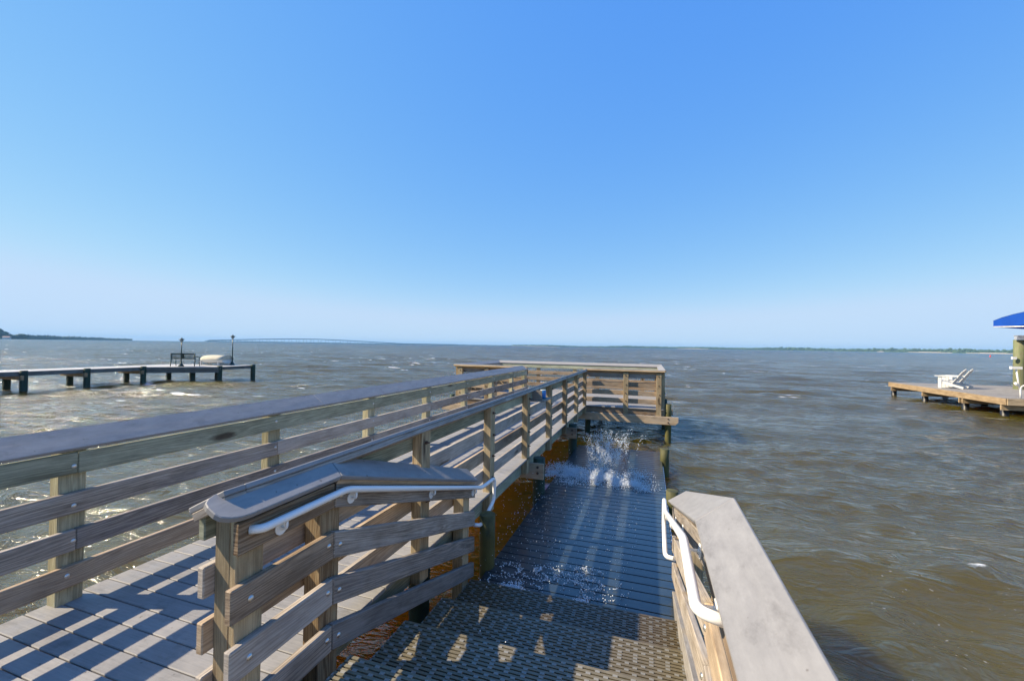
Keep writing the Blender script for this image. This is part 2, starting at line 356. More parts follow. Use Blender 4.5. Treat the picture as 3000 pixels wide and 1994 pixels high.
def water_mat():
    m, t, b = mk('bay water')
    g = N(t, 'ShaderNodeNewGeometry').outputs['Position']
    d = t.nodes.new('ShaderNodeVectorMath'); d.operation = 'LENGTH'; t.links.new(g, d.inputs[0]); dist = d.outputs['Value']
    far = ramp(t, math_(t, 'MULTIPLY', dist, 1/400.), [(.0, (0, 0, 0)), (.25, (1, 1, 1))])
    silt = noise(t, mapping(t, g, (.05, .12, 1)), 1, 4, .6)
    col = mix(t, silt, (.050, .040, .006), (.088, .068, .012))
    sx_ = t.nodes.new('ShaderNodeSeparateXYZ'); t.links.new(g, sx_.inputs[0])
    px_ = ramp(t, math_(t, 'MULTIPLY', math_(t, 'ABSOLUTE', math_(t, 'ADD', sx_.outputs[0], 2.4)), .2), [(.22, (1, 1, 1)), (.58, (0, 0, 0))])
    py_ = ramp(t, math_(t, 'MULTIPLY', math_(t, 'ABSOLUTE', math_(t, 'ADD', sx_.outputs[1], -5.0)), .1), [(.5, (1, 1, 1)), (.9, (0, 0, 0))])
    col = mix(t, math_(t, 'MULTIPLY', math_(t, 'MULTIPLY', px_, py_), math_(t, 'MULTIPLY_ADD', silt, .5, .35)), col, (.42, .225, .012))   # amber painted in for sunlight scattered through the shaded water under the walkway
    # foam
    fa = N(t, 'ShaderNodeAttribute', attribute_name='foam').outputs['Fac']
    fn = noise(t, mapping(t, g, (5, 11, 5)), 1.0, 6, .7)
    f1 = ramp(t, math_(t, 'MULTIPLY', fa, fn), [(.30, (0, 0, 0)), (.46, (1, 1, 1))])
    w1 = noise(t, mapping(t, g, (.30, 1.0, 0)), 1.0, 3, .6); w2 = noise(t, mapping(t, g, (.035, .05, 0)), 1.0, 2, .5)
    wc = math_(t, 'ADD', w1, math_(t, 'MULTIPLY', math_(t, 'SUBTRACT', w2, .5), .25))
    f2 = math_(t, 'MULTIPLY', ramp(t, wc, [(.665, (0, 0, 0)), (.70, (1, 1, 1))]), math_(t, 'MULTIPLY', ramp(t, math_(t, 'MULTIPLY', dist, 1/100.), [(.16, (0, 0, 0)), (.34, (1, 1, 1))]), .8))
    f3 = math_(t, 'MULTIPLY', ramp(t, noise(t, mapping(t, g, (16, 22, 1)), 1, 2, .5), [(.70, (0, 0, 0)), (.74, (1, 1, 1))]), ramp(t, noise(t, mapping(t, g, (.9, .9, 1), (4, 4, 0)), 1, 3, .6), [(.47, (0, 0, 0)), (.60, (1, 1, 1))]))
    f3 = math_(t, 'MULTIPLY', f3, ramp(t, math_(t, 'MULTIPLY', dist, .1), [(.35, (.8, .8, .8)), (.75, (0, 0, 0))]))
    foam = math_(t, 'MAXIMUM', math_(t, 'MAXIMUM', f1, f2), f3)
    t.links.new(mix(t, foam, col, (.75, .76, .76)), b.inputs['Base Color'])
    b.inputs['IOR'].default_value = 1.42; b.inputs['Specular IOR Level'].default_value = .8
    rg = math_(t, 'ADD', math_(t, 'MULTIPLY', far, .07), math_(t, 'MULTIPLY_ADD', foam, .4, .06)); t.links.new(rg, b.inputs['Roughness'])
    b.subsurface_method = 'BURLEY'; b.inputs['Subsurface Weight'].default_value = .9
    b.inputs['Subsurface Radius'].default_value = (1.0, .60, .05); b.inputs['Subsurface Scale'].default_value = 2.4
    # ripples: fine bump close by, and wave-face slopes where the mesh is coarse
    r1 = noise(t, mapping(t, g, (5.5, 13, 1)), 1, 5, .62, .3); r2 = noise(t, mapping(t, g, (1.1, 3.0, 1)), 1, 4, .58, .5)
    mid = ramp(t, math_(t, 'MULTIPLY', dist, 1/100.), [(.06, (0, 0, 0)), (.30, (1, 1, 1))])
    rd = lambda q, p_: math_(t, 'POWER', math_(t, 'SUBTRACT', 1.0, math_(t, 'ABSOLUTE', math_(t, 'MULTIPLY_ADD', q, 2.6, -1.3)), clamp=True), p_)
    h = math_(t, 'ADD', math_(t, 'MULTIPLY', r1, .016), math_(t, 'MULTIPLY', rd(r2, 1.4), .050))
    bn = N(t, 'ShaderNodeBump', Strength=1.0, Distance=1.0); t.links.new(h, bn.inputs['Height'])
    tot = None
    for sc, wgt, loc in (((.9, 2.4, 1), .9, 0), ((.22, .75, 1), 1.2, 7), ((.05, .2, 1), .8, 13)):
        nn = N(t, 'ShaderNodeTexNoise', Scale=1.0, Detail=4, Roughness=.6, Distortion=.3); t.links.new(mapping(t, g, sc, (loc, loc*2, 0)), nn.inputs['Vector'])
        sb = t.nodes.new('ShaderNodeVectorMath'); sb.operation = 'SUBTRACT'; t.links.new(nn.outputs['Color'], sb.inputs[0]); sb.inputs[1].default_value = (.5, .5, .5)
        ml = t.nodes.new('ShaderNodeVectorMath'); ml.operation = 'MULTIPLY'; t.links.new(sb.outputs[0], ml.inputs[0]); ml.inputs[1].default_value = (.55*wgt, 1.0*wgt, 0)
        if tot is None: tot = ml.outputs[0]
        else:
            ad = t.nodes.new('ShaderNodeVectorMath'); ad.operation = 'ADD'; t.links.new(tot, ad.inputs[0]); t.links.new(ml.outputs[0], ad.inputs[1]); tot = ad.outputs[0]
    sc2 = t.nodes.new('ShaderNodeVectorMath'); sc2.operation = 'SCALE'; t.links.new(tot, sc2.inputs[0]); t.links.new(math_(t, 'MULTIPLY_ADD', mid, .52, .06), sc2.inputs['Scale'])
    ad = t.nodes.new('ShaderNodeVectorMath'); ad.operation = 'ADD'; t.links.new(bn.outputs[0], ad.inputs[0]); t.links.new(sc2.outputs[0], ad.inputs[1])
    lean = t.nodes.new('ShaderNodeVectorMath'); lean.operation = 'MULTIPLY_ADD'; cmb = t.nodes.new('ShaderNodeCombineXYZ')   # wind waves are steeper on the side they run to
    for i_ in range(3): t.links.new(mid, cmb.inputs[i_])
    t.links.new(cmb.outputs[0], lean.inputs[0]); lean.inputs[1].default_value = (.07, -.20, 0); t.links.new(ad.outputs[0], lean.inputs[2]); ad = lean
    nz = t.nodes.new('ShaderNodeVectorMath'); nz.operation = 'NORMALIZE'; t.links.new(ad.outputs[0], nz.inputs[0]); t.links.new(nz.outputs[0], b.inputs['Normal'])
    return m
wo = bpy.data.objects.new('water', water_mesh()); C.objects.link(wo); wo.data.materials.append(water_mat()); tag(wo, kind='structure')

# ---------------------------------------------------------------- far shores, bridge
def pix(x, y, dist):
    """a point far away in the bearing seen, at a distance, on the water"""
    d = fw+rt*((x-1500)/1225.)-up*((y-997)/1225.); q = math.hypot(d.x, d.y); return Vector((d.x/q*dist, d.y/q*dist, WZ))
def woods(name, label, xa, xb, hfun, dfun, n, cols, lean=0):
    mb = MB(); pts = []
    for i in range(n+1):
        x = xa+(xb-xa)*i/n; y = 1013+.0150*(x-1500); D = dfun(x); p = pix(x, y, D)
        h = hfun(x)*D/1290.; h *= random.uniform(.86, 1.12)
        q = pix(x, y, D*1.02+30); pts.append((p, q, max(h, .3)))
    for i in range(n):
        p, q, h = pts[i]; p2, q2, h2 = pts[i+1]
        e = Vector((0, 0, -1)); T = Vector((0, 0, 1))
        a = (p+q)/2+T*h; c = (p2+q2)/2+T*h2
        m1 = p+T*h*.6; m2 = p2+T*h2*.6
        tn = random.random(); b = len(mb.v)
        for z in (p+e, p2+e, m2, m1, c, a, q2+e, q+e): mb.v.append(tuple(z))
        mb.face([b, b+1, b+2, b+3], [(0, 0)]*4, tn); mb.face([b+3, b+2, b+4, b+5], [(0, 0)]*4, tn); mb.face([b+5, b+4, b+6, b+7], [(0, 0)]*4, tn)
    # crowns standing out of the mass
    for i in range(n*2):
        j = random.randrange(n); p, q, h = pts[j]; f = random.random(); c = p.lerp(pts[j+1][0], f)+Vector((0, 0, h*random.uniform(.35, .95)))
        r = h*random.uniform(.22, .42); tn = random.random(); b = len(mb.v)
        k = 6; side = Vector((p-pts[j+1][0])).normalized()
        for a_ in range(k):
            an = 6.283*a_/k; rr = r*random.uniform(.8, 1.2); mb.v.append(tuple(c+side*math.cos(an)*rr*1.3+Vector((0, 0, math.sin(an)*rr*.7))))
        out = (Vector((0, 0, 0))-p); out.z = 0; out = out.normalized(); mb.v.append(tuple(c+out*r)); mb.v.append(tuple(c-out*r))
        for a_ in range(k):
            a2 = (a_+1) % k; mb.face([b+a_, b+a2, b+k], [(0, 0)]*3, tn); mb.face([b+a2, b+a_, b+k+1], [(0, 0)]*3, tn)
    m, t, bs = mk(name); tint = N(t, 'ShaderNodeAttribute', attribute_name='tint').outputs['Fac']
    t.links.new(ramp(t, tint, [(0, cols[0]), (1, cols[1])]), bs.inputs['Base Color']); bs.inputs['Roughness'].default_value = .9
    o = mb.build(name, m); tag(o, label, 'woods', kind='stuff'); return o
def hl(x):
    if x < 20: return 15-x*.25
    return 10.0-(x-20)*.0155
woods('far_woods', 'dark wooded headland low on the water at the far left', -60, 388, hl, lambda x: 2300 if x < 80 else 2300+(x-80)*6, 150, ((.02, .045, .02), (.05, .09, .045)))
woods('far_woods', 'long thin line of green woods along the far right shore', 1500, 3100, lambda x: 4.2+(x-1500)*.0030+1.2*math.sin(x*.021)*math.sin(x*.0047), lambda x: 4600-(x-1500)*1.1, 330, ((.03, .06, .025), (.07, .12, .05)))
woods('far_woods', 'faint hazy strip of land beneath the distant bridge', 600, 1520, lambda x: 2.6, lambda x: 6200, 120, ((.03, .05, .03), (.05, .08, .05)))
SAND = simple('sand', (.50, .42, .30), .9, var=.1, scale=.02)
mb = MB()
for xa, xb in ((1500, 1640), (1985, 2075), (2570, 2590), (2660, 2790), (2830, 2990)):
    n = 8
    for i in range(n):
        x0 = xa+(xb-xa)*i/n; x1 = xa+(xb-xa)*(i+1)/n; D = 4560-(x0-1500)*1.1
        a = pix(x0, 1013+.015*(x0-1500), D*.992); b_ = pix(x1, 1013+.015*(x1-1500), D*.992); h = Vector((0, 0, 4.2 if 1 < i < n-2 else 2.6)); bk = (a.normalized()*20); bk.z = 0
        mb.hexa([a+Vector((0, 0, -1)), b_+Vector((0, 0, -1)), b_+bk, a+bk, a+h*.5, b_+h*.5, b_+bk+h, a+bk+h])
tag(mb.build('sand_bank', SAND), kind='structure')
# a house with a pink roof on the headland
t_ = thing('house', 'tiny pale house with a pinkish roof among the trees of the far left headland', 'house', pix(20, 990.8, 2150)); t_['_local'] = 1; t_.rotation_euler.z = R(40)
MB().box(-8, 8, -5, 5, 0, 6.5).build('wall', simple('pale wall', (.6, .6, .56), .8), t_)
MB().prism([(-9, -6, 6.5), (9, -6, 6.5), (9, 0, 9.6), (-9, 0, 9.6)], (0, .3, -.3)).prism([(-9, 6, 6.5), (9, 6, 6.5), (9, 0, 9.6), (-9, 0, 9.6)], (0, -.3, -.3)).build('roof', simple('pink roof', (.34, .22, .20), .8), t_)
CONC = simple('distant concrete', (.07, .08, .09), .8, var=.05, scale=.05)
def bridge(label, off, D0):
    def top(x):   # height above the water, in source pixels, over the bearing x
        if x < 930: return 3.2+8.8*max(0, math.sin((x-560)/(930-560)*math.pi/2))**1.5 if x > 560 else 3.2
        return max(3.0, 12.0-9.0*((x-930)/250)**1.25) if x < 1190 else 3.0
    root = thing('bridge', label, 'bridge', pix(930, 1004, D0), group='twin highway bridges'); step = 21.5; x = 610+off; prev = None; k = 0
    deck = MB(); rail = MB()
    while x < 1345:
        p = pix(x, 1013+.015*(x-1500), D0); h = top(x)*D0/1290.; cur = (p+Vector((0, 0, h)))
        bk = Vector((p.x, p.y, 0)).normalized()*12
        if prev is not None:
            a, b_ = prev, cur
            deck.hexa([a+Vector((0, 0, -5.5)), b_+Vector((0, 0, -5.5)), b_+bk+Vector((0, 0, -5.5)), a+bk+Vector((0, 0, -5.5)), a, b_, b_+bk, a+bk])
            rail.hexa([a, b_, b_+bk*.05, a+bk*.05, a+Vector((0, 0, 1)), b_+Vector((0, 0, 1)), b_+bk*.05+Vector((0, 0, 1)), a+bk*.05+Vector((0, 0, 1))])
        s = Vector((-bk.y, bk.x, 0)).normalized(); pm = MB(); q = p+bk*.3
        pm.hexa([q-s*1.4+Vector((0, 0, -2)), q+s*1.4+Vector((0, 0, -2)), q+s*1.4+bk*.4+Vector((0, 0, -2)), q-s*1.4+bk*.4+Vector((0, 0, -2))]+[v+Vector((0, 0, h-6)) for v in (q-s*1.4, q+s*1.4, q+s*1.4+bk*.4, q-s*1.4+bk*.4)])
        pm.hexa([v+Vector((0, 0, h-6)) for v in (q-s*1.4, q+s*1.4, q+s*1.4+bk*.4, q-s*1.4+bk*.4)]+[v+Vector((0, 0, h-3.1)) for v in (q-s*4.5, q+s*4.5, q+s*4.5+bk*.5, q-s*4.5+bk*.5)])
        pm.build('pier', CONC, root); prev = cur; x += step; k += 1
    deck.build('bridge_deck', CONC, root); rail.build('parapet', CONC, root)
bridge('nearer of the twin long grey bridges arching over the horizon at left', 0, 4300)
bridge('farther of the twin long grey bridges, just behind the nearer one', 8, 4700)
mk_b = MB().tube([(0, 0, -.6), (0, 0, .4), (0, 0, 1.0), (0, 0, 1.5)], [.35, .35, .25, .08], 10)
bu = mk_b.build('buoy', simple('red buoy', (.6, .05, .05), .5)); bu.location = pix(2901, 1037, 420); tag(bu, 'small red buoy far out on the water near the right shore', 'buoy')

# ---------------------------------------------------------------- railing builder
class Fr:
    """frame along a railing: s along, t towards the user's side, z up"""
    def __init__(s, o, d, n): s.o = Vector((*o, 0)); s.d = Vector((*d, 0)); s.n = Vector((*n, 0))
    def p(s, a, t, z): return s.o+s.d*a+s.n*t+Vector((0, 0, z))
    def bar(s, mb, s0, s1, t0, t1, z0, z1, z0b=None, z1b=None, sh=0):
        z0b = z0 if z0b is None else z0b; z1b = z1 if z1b is None else z1b
        mb.hexa([s.p(s0, t0, z0), s.p(s1, t0, z0b), s.p(s1, t1, z0b), s.p(s0, t1, z0), s.p(s0, t0, z1), s.p(s1, t0, z1b), s.p(s1, t1, z1b), s.p(s0, t1, z1)]); return mb
LV = [(.84, .98), (.585, .723), (.342, .48), (.108, .246)]
def bolt(fr, root, a, t, z, out, mat, r=.015, tail=False):
    m = MB(); n = fr.n*out
    if tail: m.tube([fr.p(a, t, z), fr.p(a, t, z)+n*.035], .0065, 6); m.tube([fr.p(a, t, z)+n*.002, fr.p(a, t, z)+n*.012], .016, 6)
    else: m.dome(fr.p(a, t, z), n, r, .009)
    return m.build('bolt', mat, root)
def capslab(fr, root, so, si, eo, ei, zo=1.105, zi=1.012, to=-.10, ti=.06, zoe=None, zie=None, mat=None, under=True, name='cap_board', umat=None):
    """tilted cap: outer edge from so to eo, inner edge from si to ei"""
    zoe = zo if zoe is None else zoe; zie = zi if zie is None else zie
    n = Vector(((ti-to), (zi-zo))); nn = Vector((-n.y, n.x)).normalized()       # normal in (t, z)
    if nn.y < 0: nn = -nn
    def P(a, t, z, d): return fr.p(a, t-nn.x*d, z-nn.y*d)
    th = .027; m = MB()
    m.hexa([P(so, to, zo, th), P(eo, to, zoe, th), P(ei, ti, zie, th), P(si, ti, zi, th), P(so, to, zo, 0), P(eo, to, zoe, 0), P(ei, ti, zie, 0), P(si, ti, zi, 0)], la=0)
    c = m.build(name, mat or CAPM, root, bevel=.004)
    if under:
        m = MB(); a, b_ = th+.001, th+.038; e = .006; q = (ti-to)
        t0, t1 = to+e, ti-e-.004
        f0 = (t0-to)/q; f1 = (t1-to)/q
        zA, zB = zo+(zi-zo)*f0, zo+(zi-zo)*f1; zC, zD = zoe+(zie-zoe)*f0, zoe+(zie-zoe)*f1
        m.hexa([P(so, t0, zA, b_), P(eo, t0, zC, b_), P(ei, t1, zD, b_), P(si, t1, zB, b_), P(so, t0, zA, a), P(eo, t0, zC, a), P(ei, t1, zD, a), P(si, t1, zB, a)], la=0)
        m.build('cap_support', umat or W_BROWN, root, bevel=.003)
    return c
def straight_rail(root, fr, s0, s1, posts, mats, postmat, joints, tails=True, heads=True, zb=-.24, pw=.14):
    for a in posts:
        p = fr.bar(MB(), a, a+pw, -.09, 0, zb, 1.0).build('rail_post', postmat, root, bevel=.004)
        for z0, z1 in LV:
            z = (z0+z1)/2+random.uniform(-.02, .02)
            if tails: bolt(fr, p, a+.07+random.uniform(-.02, .02), -.09, z, -1, RUST, tail=True)
            if heads: bolt(fr, p, a+.05+random.uniform(-.015, .015), .038, z, 1, GALV)
    for k, (z0, z1) in enumerate(LV):
        cuts = [s0]+[j+(1.56 if k % 2 else 0) for j in joints if s0+.3 < j+(1.56 if k % 2 else 0) < s1-.3]+[s1]
        for a, b_ in zip(cuts[:-1], cuts[1:]):
            dz = random.uniform(-.004, .004)
            fr.bar(MB(), a+.0015, b_-.0015, .0005, .0385, z0+dz, z1+dz).build('rail_board', mats[k], root, bevel=.005)

# left railing of the walkway
L = Fr((-3.60, 0), (0, 1), (1, 0)); root = thing('railing', 'grey timber railing with a sloped cap on the far left side of the walkway', 'railing', (-3.6, 1.7, 0))
posts = [1.66+1.56*k for k in range(-4, 7)]+[12.24]
straight_rail(root, L, -5, 12.38, posts, [W_GREEN, W_GREY, W_GREY, W_BROWN], W_POSTG, [1.74+3.12*k for k in range(-2, 4)])
cc = [-5, 3.9, 7.55, 12.40]
for a, b_ in zip(cc[:-1], cc[1:]): capslab(L, root, a+.001, a+.001, b_-.001+(-.1 if b_ > 12 else 0), b_-.001, zo=1.125, zi=1.014, umat=W_GREEN, under=False)
# middle railing between the walkway and the stairs
M_ = Fr((-1.845, 0), (0, 1), (-1, 0)); root = thing('railing', 'long timber railing between the walkway and the low wet landing', 'railing', (-1.8, 1.4, 0))
straight_rail(root, M_, 1.335, 12.5, [1.385]+[3.03+1.57*k for k in range(6)]+[12.36], [W_GREEN, W_GREY, W_BROWN, W_GREY], W_POST, [1.56+3.14*k for k in range(1, 4)])
cc = [1.45, 5.1, 8.8, 12.50]
for a, b_ in zip(cc[:-1], cc[1:]): capslab(M_, root, a+.001, a+.001, b_-.001, b_-.001-(.1 if b_ > 12 else 0), zo=1.072, zi=.985, to=-.09, ti=.07, umat=W_GREY)
# rounded nose of the cap
m = MB(); fr = M_
for k, (a0, a1, i0, i1) in enumerate(((1.30, 1.45, 1.34, 1.45),)):
    capslab(fr, root, a0+.05, i0-.03, a1, i1, zo=1.072, zi=.985, to=-.09, ti=.07, umat=W_GREY, zoe=1.072, zie=.985)

# ---------------------------------------------------------------- stair railings
def stair_rail(label, xo, sgn, ke, ye_o, ye_i, other):
    """xo = outer plane of the boards' back, sgn=+1 when the user's side is +X"""
    fr = Fr((xo, 0), (0, 1), (sgn, 0)); root = thing('railing', label, 'railing', (xo, 1.9, 0))
    Y0, YK = 1.335, 1.95; Yn = Y0-.3 if other else Y0
    lv = [(.79, .93), (.505, .655), (.245, .395), (-.01, .135)]; slope = (.62)/2.0
    for (a, zb, zt, w_) in ((1.385, -.30, .99, .14), (1.885, -.42, .985, .15), (ke-.14, -.98, .97-slope*(ke-YK), .14)) if not other else ((.35, -.3, .99, .14), (1.885, -.42, .985, .15), (ke-.14, -1.1, .97-slope*(ke-YK), .14), (3.1, -1.1, .62, .14)):
        fr.bar(MB(), a, a+w_, -.09 if other else (-.038 if a < 1.5 else -.11), 0, zb, zt).build('rail_post', W_POST, root, bevel=.004)
    if other: Y0 = -3.0
    for k, (z0, z1) in enumerate(lv):
        d = slope*(ke+.06-YK)
        b1 = fr.bar(MB(), Y0-(.0 if k else -.03), YK-.002, .0005, .0385, z0, z1).build('rail_board', [W_BROWN, W_BROWN, W_GREY, W_GREY][k], root, bevel=.005)
        b2 = fr.bar(MB(), YK+.002, ke+.06, .0005, .0385, z0, z1, z0-d, z1-d).build('rail_board', [W_GREY, W_GREY, W_GREY, W_DOCK][k], root, bevel=.005)
        for a in ((1.91, 1.43) if k else (1.91,)): bolt(fr, b1, a, .0385, (z0+z1)/2+random.uniform(-.015, .015), 1, GALV)
        bolt(fr, b2, 2.0, .0385, (z0+z1)/2-.015, 1, GALV)
    # caps
    to, ti = -.076, .082; zo, zi = 1.058, .975; 
    if other: zo, zi = 1.085, .985; to, ti = -.083, .078
    nearY = 1.27 if not other else -3.0
    d = (zo-.30) if other else .655
    if not other:
        n = Vector(((ti-to), (zi-zo))); nn = Vector((-n.y, n.x)).normalized(); nn = nn if nn.y > 0 else -nn
        def P(a, f, dd):
            t = to+(ti-to)*f; z = zo+(zi-zo)*f; return fr.p(a, t-nn.x*dd, z-nn.y*dd)
        ol = [(YK+.06, 0), (1.37, 0)]+[(1.27+.10*(1-math.sin(q)), .30*(1-math.cos(q))) for q in (.4, .8, 1.2)]+[(1.27, .34), (1.27, .60)]+[(1.27+.12*(1-math.cos(q)), .60+.40*math.sin(q)) for q in (.4, .8, 1.2)]+[(1.39, 1), (YK, 1)]
        e_ = P(0, .5, .028)-P(0, .5, 0); MB().prism([P(a_, f_, 0) for a_, f_ in ol], e_, tint=.5).build('cap_board', CAPM, root, bevel=.004)
        nearY = 1.36
    slopec = .31
    if other: capslab(fr, root, nearY, nearY, YK+.06, YK, zo=zo, zi=zi, to=to, ti=ti, umat=W_BROWN)
    capslab(fr, root, YK+.062, YK+.002, ye_o, ye_i, zo=zo, zi=zi, to=to, ti=ti, zoe=zo-slopec*(ye_o-YK-.06), zie=zi-slopec*(ye_i-YK), umat=W_BROWN)
    # white handrail
    hx = .078 if not other else .118
    s0 = 1.45 if not other else 1.465
    fe = 4.06 if not other else 3.95; zf = .885-.311*(fe-2.0)
    pts = [(s0-.03, .035, .885), (s0, hx, .885), (2.0, hx, .885), (fe, hx, zf), (fe+.37, hx, zf-.01), (fe+.37, hx, zf-.25), (fe, hx, zf-.39), (fe-.08, hx*.4, zf-.36)]
    hr = MB().tube(bez([fr.p(a, t, z) for a, t, z in pts], .06), .0195, 12).build('handrail', WHITEM, root, label='white tubular metal handrail')
    for a, z in ((s0+.13, .885), (2.08, .86), (3.05, .885-.311*1.05), (fe-.15, zf+.045)):
        br = MB(); br.tube(bez([fr.p(a, .04, z-.055), fr.p(a, hx, z-.055), fr.p(a, hx, z-.015)], .025), .008, 6)
        br.tube([fr.p(a, .039, z-.055), fr.p(a, .046, z-.055)], .033, 12); br.tube([fr.p(a, .045, z-.055), fr.p(a, .052, z-.055)], .010, 6)
        br.build('bracket', WHITEM, hr)
    return root
stair_rail('timber stair railing with a white handrail, standing beside the middle railing', -1.717, 1, 3.92, 4.02, 3.95, False)
stair_rail('timber stair railing with a broad pale cap, nearest at the right edge of the steps', .270, -1, 4.35, 4.38, 4.50, True)

# ---------------------------------------------------------------- walkway and platform
deckroot = thing('pier', 'fishing pier walkway of grey composite boards leading out to the platform', 'pier', (-2.7, 3, 0))
mb = MB(); y = 1.272-.1437*32
while y < 12.45: mb.box(-3.695, -1.755, y+.0035, y+.1402, -.027, 0, la=0); y += .1437
mb.build('decking', COMP, deckroot, bevel=.004)
MB().box(-3.66, -3.615, -3, 12.5, -.27, -.03).build('rim_joist', W_GREEN, deckroot)
MB().box(-1.885, -1.847, -3, 12.5, -.25, -.03).build('rim_joist', W_GREEN, deckroot, bevel=.004)
for x in (-3.1, -2.5): MB().box(x-.02, x+.02, -3, 12.4, -.26, -.03).build('joist', W_BROWN, deckroot)
def pile(root, x, y, top, r=.10, mat=PILEG, name='pile'):
    n = 14; zz = np.linspace(-2.2, top, 9)
    pts = [(x+random.uniform(-.004, .004), y+random.uniform(-.004, .004), z) for z in zz]
    return MB().tube(pts, [r*random.uniform(.97, 1.03) for _ in zz], n).build(name, mat, root)
for py in (6.47, 9.55, 3.45): pile(deckroot, -1.64 if py > 4 else -2.0, py, -.04, .095); pile(deckroot, -3.5, py, -.04, .095)
for py in (6.33, 9.41):
    b_ = MB().box(-3.62, -1.535, py, py+.038, -.345, -.253).box(-1.843, -1.535, py, py+.038, -.253, -.10).build('crossbeam', W_BROWN, deckroot, bevel=.004)
    for z in (-.16, -.25): MB().dome((-1.63, py, z), (0, -1, 0), .022, .016, 6).build('bolt', RUST, b_)
# stub where the stairs start
pile(deckroot, -1.60, 4.14, -.05, .08, PILE)
# platform
PX0, PX1, PY0, PY1 = -6.0, .34, 12.59, 16.70
plat = thing('platform', 'square timber viewing platform at the seaward end of the walkway', 'platform', (-2.8, 14.5, 0))
mb = MB(); y = 12.50
while y < 16.75: mb.box(PX0-.06, PX1+.06, y+.0025, y+.1412, -.027, 0, la=0); y += .1437
mb.build('decking', COMP, plat, bevel=.0025)
MB().box(-1.84, PX1+.02, 12.53, 12.57, -.19, -.03).build('fascia', W_BROWN, plat, bevel=.003)
MB().box(PX0-.02, -3.62, 12.53, 12.57, -.19, -.03).build('fascia', W_BROWN, plat, bevel=.003)
MB().box(PX1, PX1+.04, 12.6, 16.7, -.25, -.03).build('fascia', W_BROWN, plat)
MB().box(PX0-.04, PX0, 12.6, 16.7, -.25, -.03).build('fascia', W_BROWN, plat)
bm = MB().prism([(-6.5, 12.46, -.415), (.71, 12.46, -.415), (.79, 12.46, -.33), (.79, 12.46, -.193), (-6.5, 12.46, -.193)], (0, .04, 0)).build('crossbeam', W_BROWN, plat, bevel=.004)
for z in (-.25, -.35): MB().dome((.52, 12.46, z), (0, -1, 0), .022, .018, 6).build('bolt', RUST, bm)
MB().box(-6.4, .75, 14.5, 14.54, -.45, -.26).build('crossbeam', W_BROWN, plat)
for x, y, top in ((.53, 12.60, .15), (-1.78, 13.05, -.05), (-3.9, 12.9, -.05), (-6.2, 12.6, .1), (.5, 14.7, .05), (.5, 16.9, .1), (-1.8, 16.6, -.05), (-3.9, 14.6, -.05), (-6.2, 16.8, .1), (-3.9, 16.6, -.05)): pile(plat, x, y, top, .085, PILEG if x != .53 else PILE)
for x in (-5, -3.7, -2.5, -1.2, -.1): MB().box(x-.02, x+.02, 12.6, 16.6, -.25, -.03).build('joist', W_BROWN, plat)
prail = thing('railing', 'timber railing with pale sloped caps around the far viewing platform', 'railing', (-2.8, 12.6, 0))
def side(o, d, n, s0, s1, posts, m0, m1, topmat=W_GREY):
    fr = Fr(o, d, n)
    straight_rail(prail, fr, s0, s1, posts, [topmat, W_BROWN, W_BROWN, W_BROWN], W_POST, [], heads=False)
    capslab(fr, prail, s0-(.10 if m0 else 0), s0+(.06 if m0 else 0), s1+(.10 if m1 else 0), s1-(.06 if m1 else 0), umat=W_FRESH)
side((PX0, PY0), (1, 0), (0, 1), 0, 2.40, [.06, .98, 2.24], True, False)                    # near side, left of the walkway
side((0, PY0), (1, 0), (0, 1), -1.845, PX1, [-.70, .20], False, True)                      # near side, right of the walkway
side((PX1, 0), (0, 1), (-1, 0), PY0, PY1, [12.63, 14.5, 16.55], True, True)                # right side
side((0, PY1), (1, 0), (0, -1), PX0, PX1, [-5.9, -4.4, -2.9, -2.0, -.3, .2], True, True, W_GREEN)   # seaward side
side((PX0, 0), (0, 1), (1, 0), PY0, PY1, [12.63, 14.5, 16.55], True, True)                 # left side
bn = thing('bench', 'low timber bench inside the far platform, seen through its left railing', 'bench', (-5.5, 14.5, 0))
MB().box(-5.85, -5.40, 13.2, 16.2, .42, .46, la=1).build('seat', W_DOCK, bn, bevel=.004)
for y in (13.3, 14.7, 16.0): MB().box(-5.8, -5.45, y, y+.09, 0, .42).build('leg', W_BROWN, bn)

# ---------------------------------------------------------------- steps
st = thing('stairs', 'steps of slotted olive plastic treads going down to the wet lower landing', 'stairs', (-.65, 2.7, 0))
XL, XR = -1.555, .262
def tread(y0, y1, z, name='tread', mt=TREAD):
    m = MB(); th = .038; pitch = .0295; slot = .0105; px = .0995; sl_ = .072
    y = y1; k = 0
    m.box(XL, XR, y1-.020, y1, z-th, z, tint=.5); y = y1-.020
    while y > y0+.01:
        rowk = k % 12; off = 0 if (k % 2 == 0) else px/2
        if k % 6 == 5: off = 0 if ((k-1) % 2 == 0) else px/2
        # slot row: bridges only
        x = XL+.01+off-px
        while x < XR:
            a, b_ = x+sl_, x+px
            if b_ > XL+.004 and a < XR: m.box(max(a, XL), min(b_, XR), y-slot-.004, y+.004, z-th+.002, z+.0018, tint=2)
            x += px
        y -= slot; y2 = max(y-(pitch-slot), y0)
        m.box(XL, XR, y2, y, z-th, z, tint=random.uniform(.3, .7)); y = y2; k += 1
    m.build(name, mt, st)
tread(.35, 1.95, 0, 'landing'); MB().box(XL, XR, -3, .35, -.04, 0).build('landing', TREAD, st)
tread(1.90, 2.505, -.15, mt=TREADS[1]); tread(2.46, 3.045, -.30, mt=TREADS[2]); tread(3.0, 3.615, -.45, mt=TREADS[3])
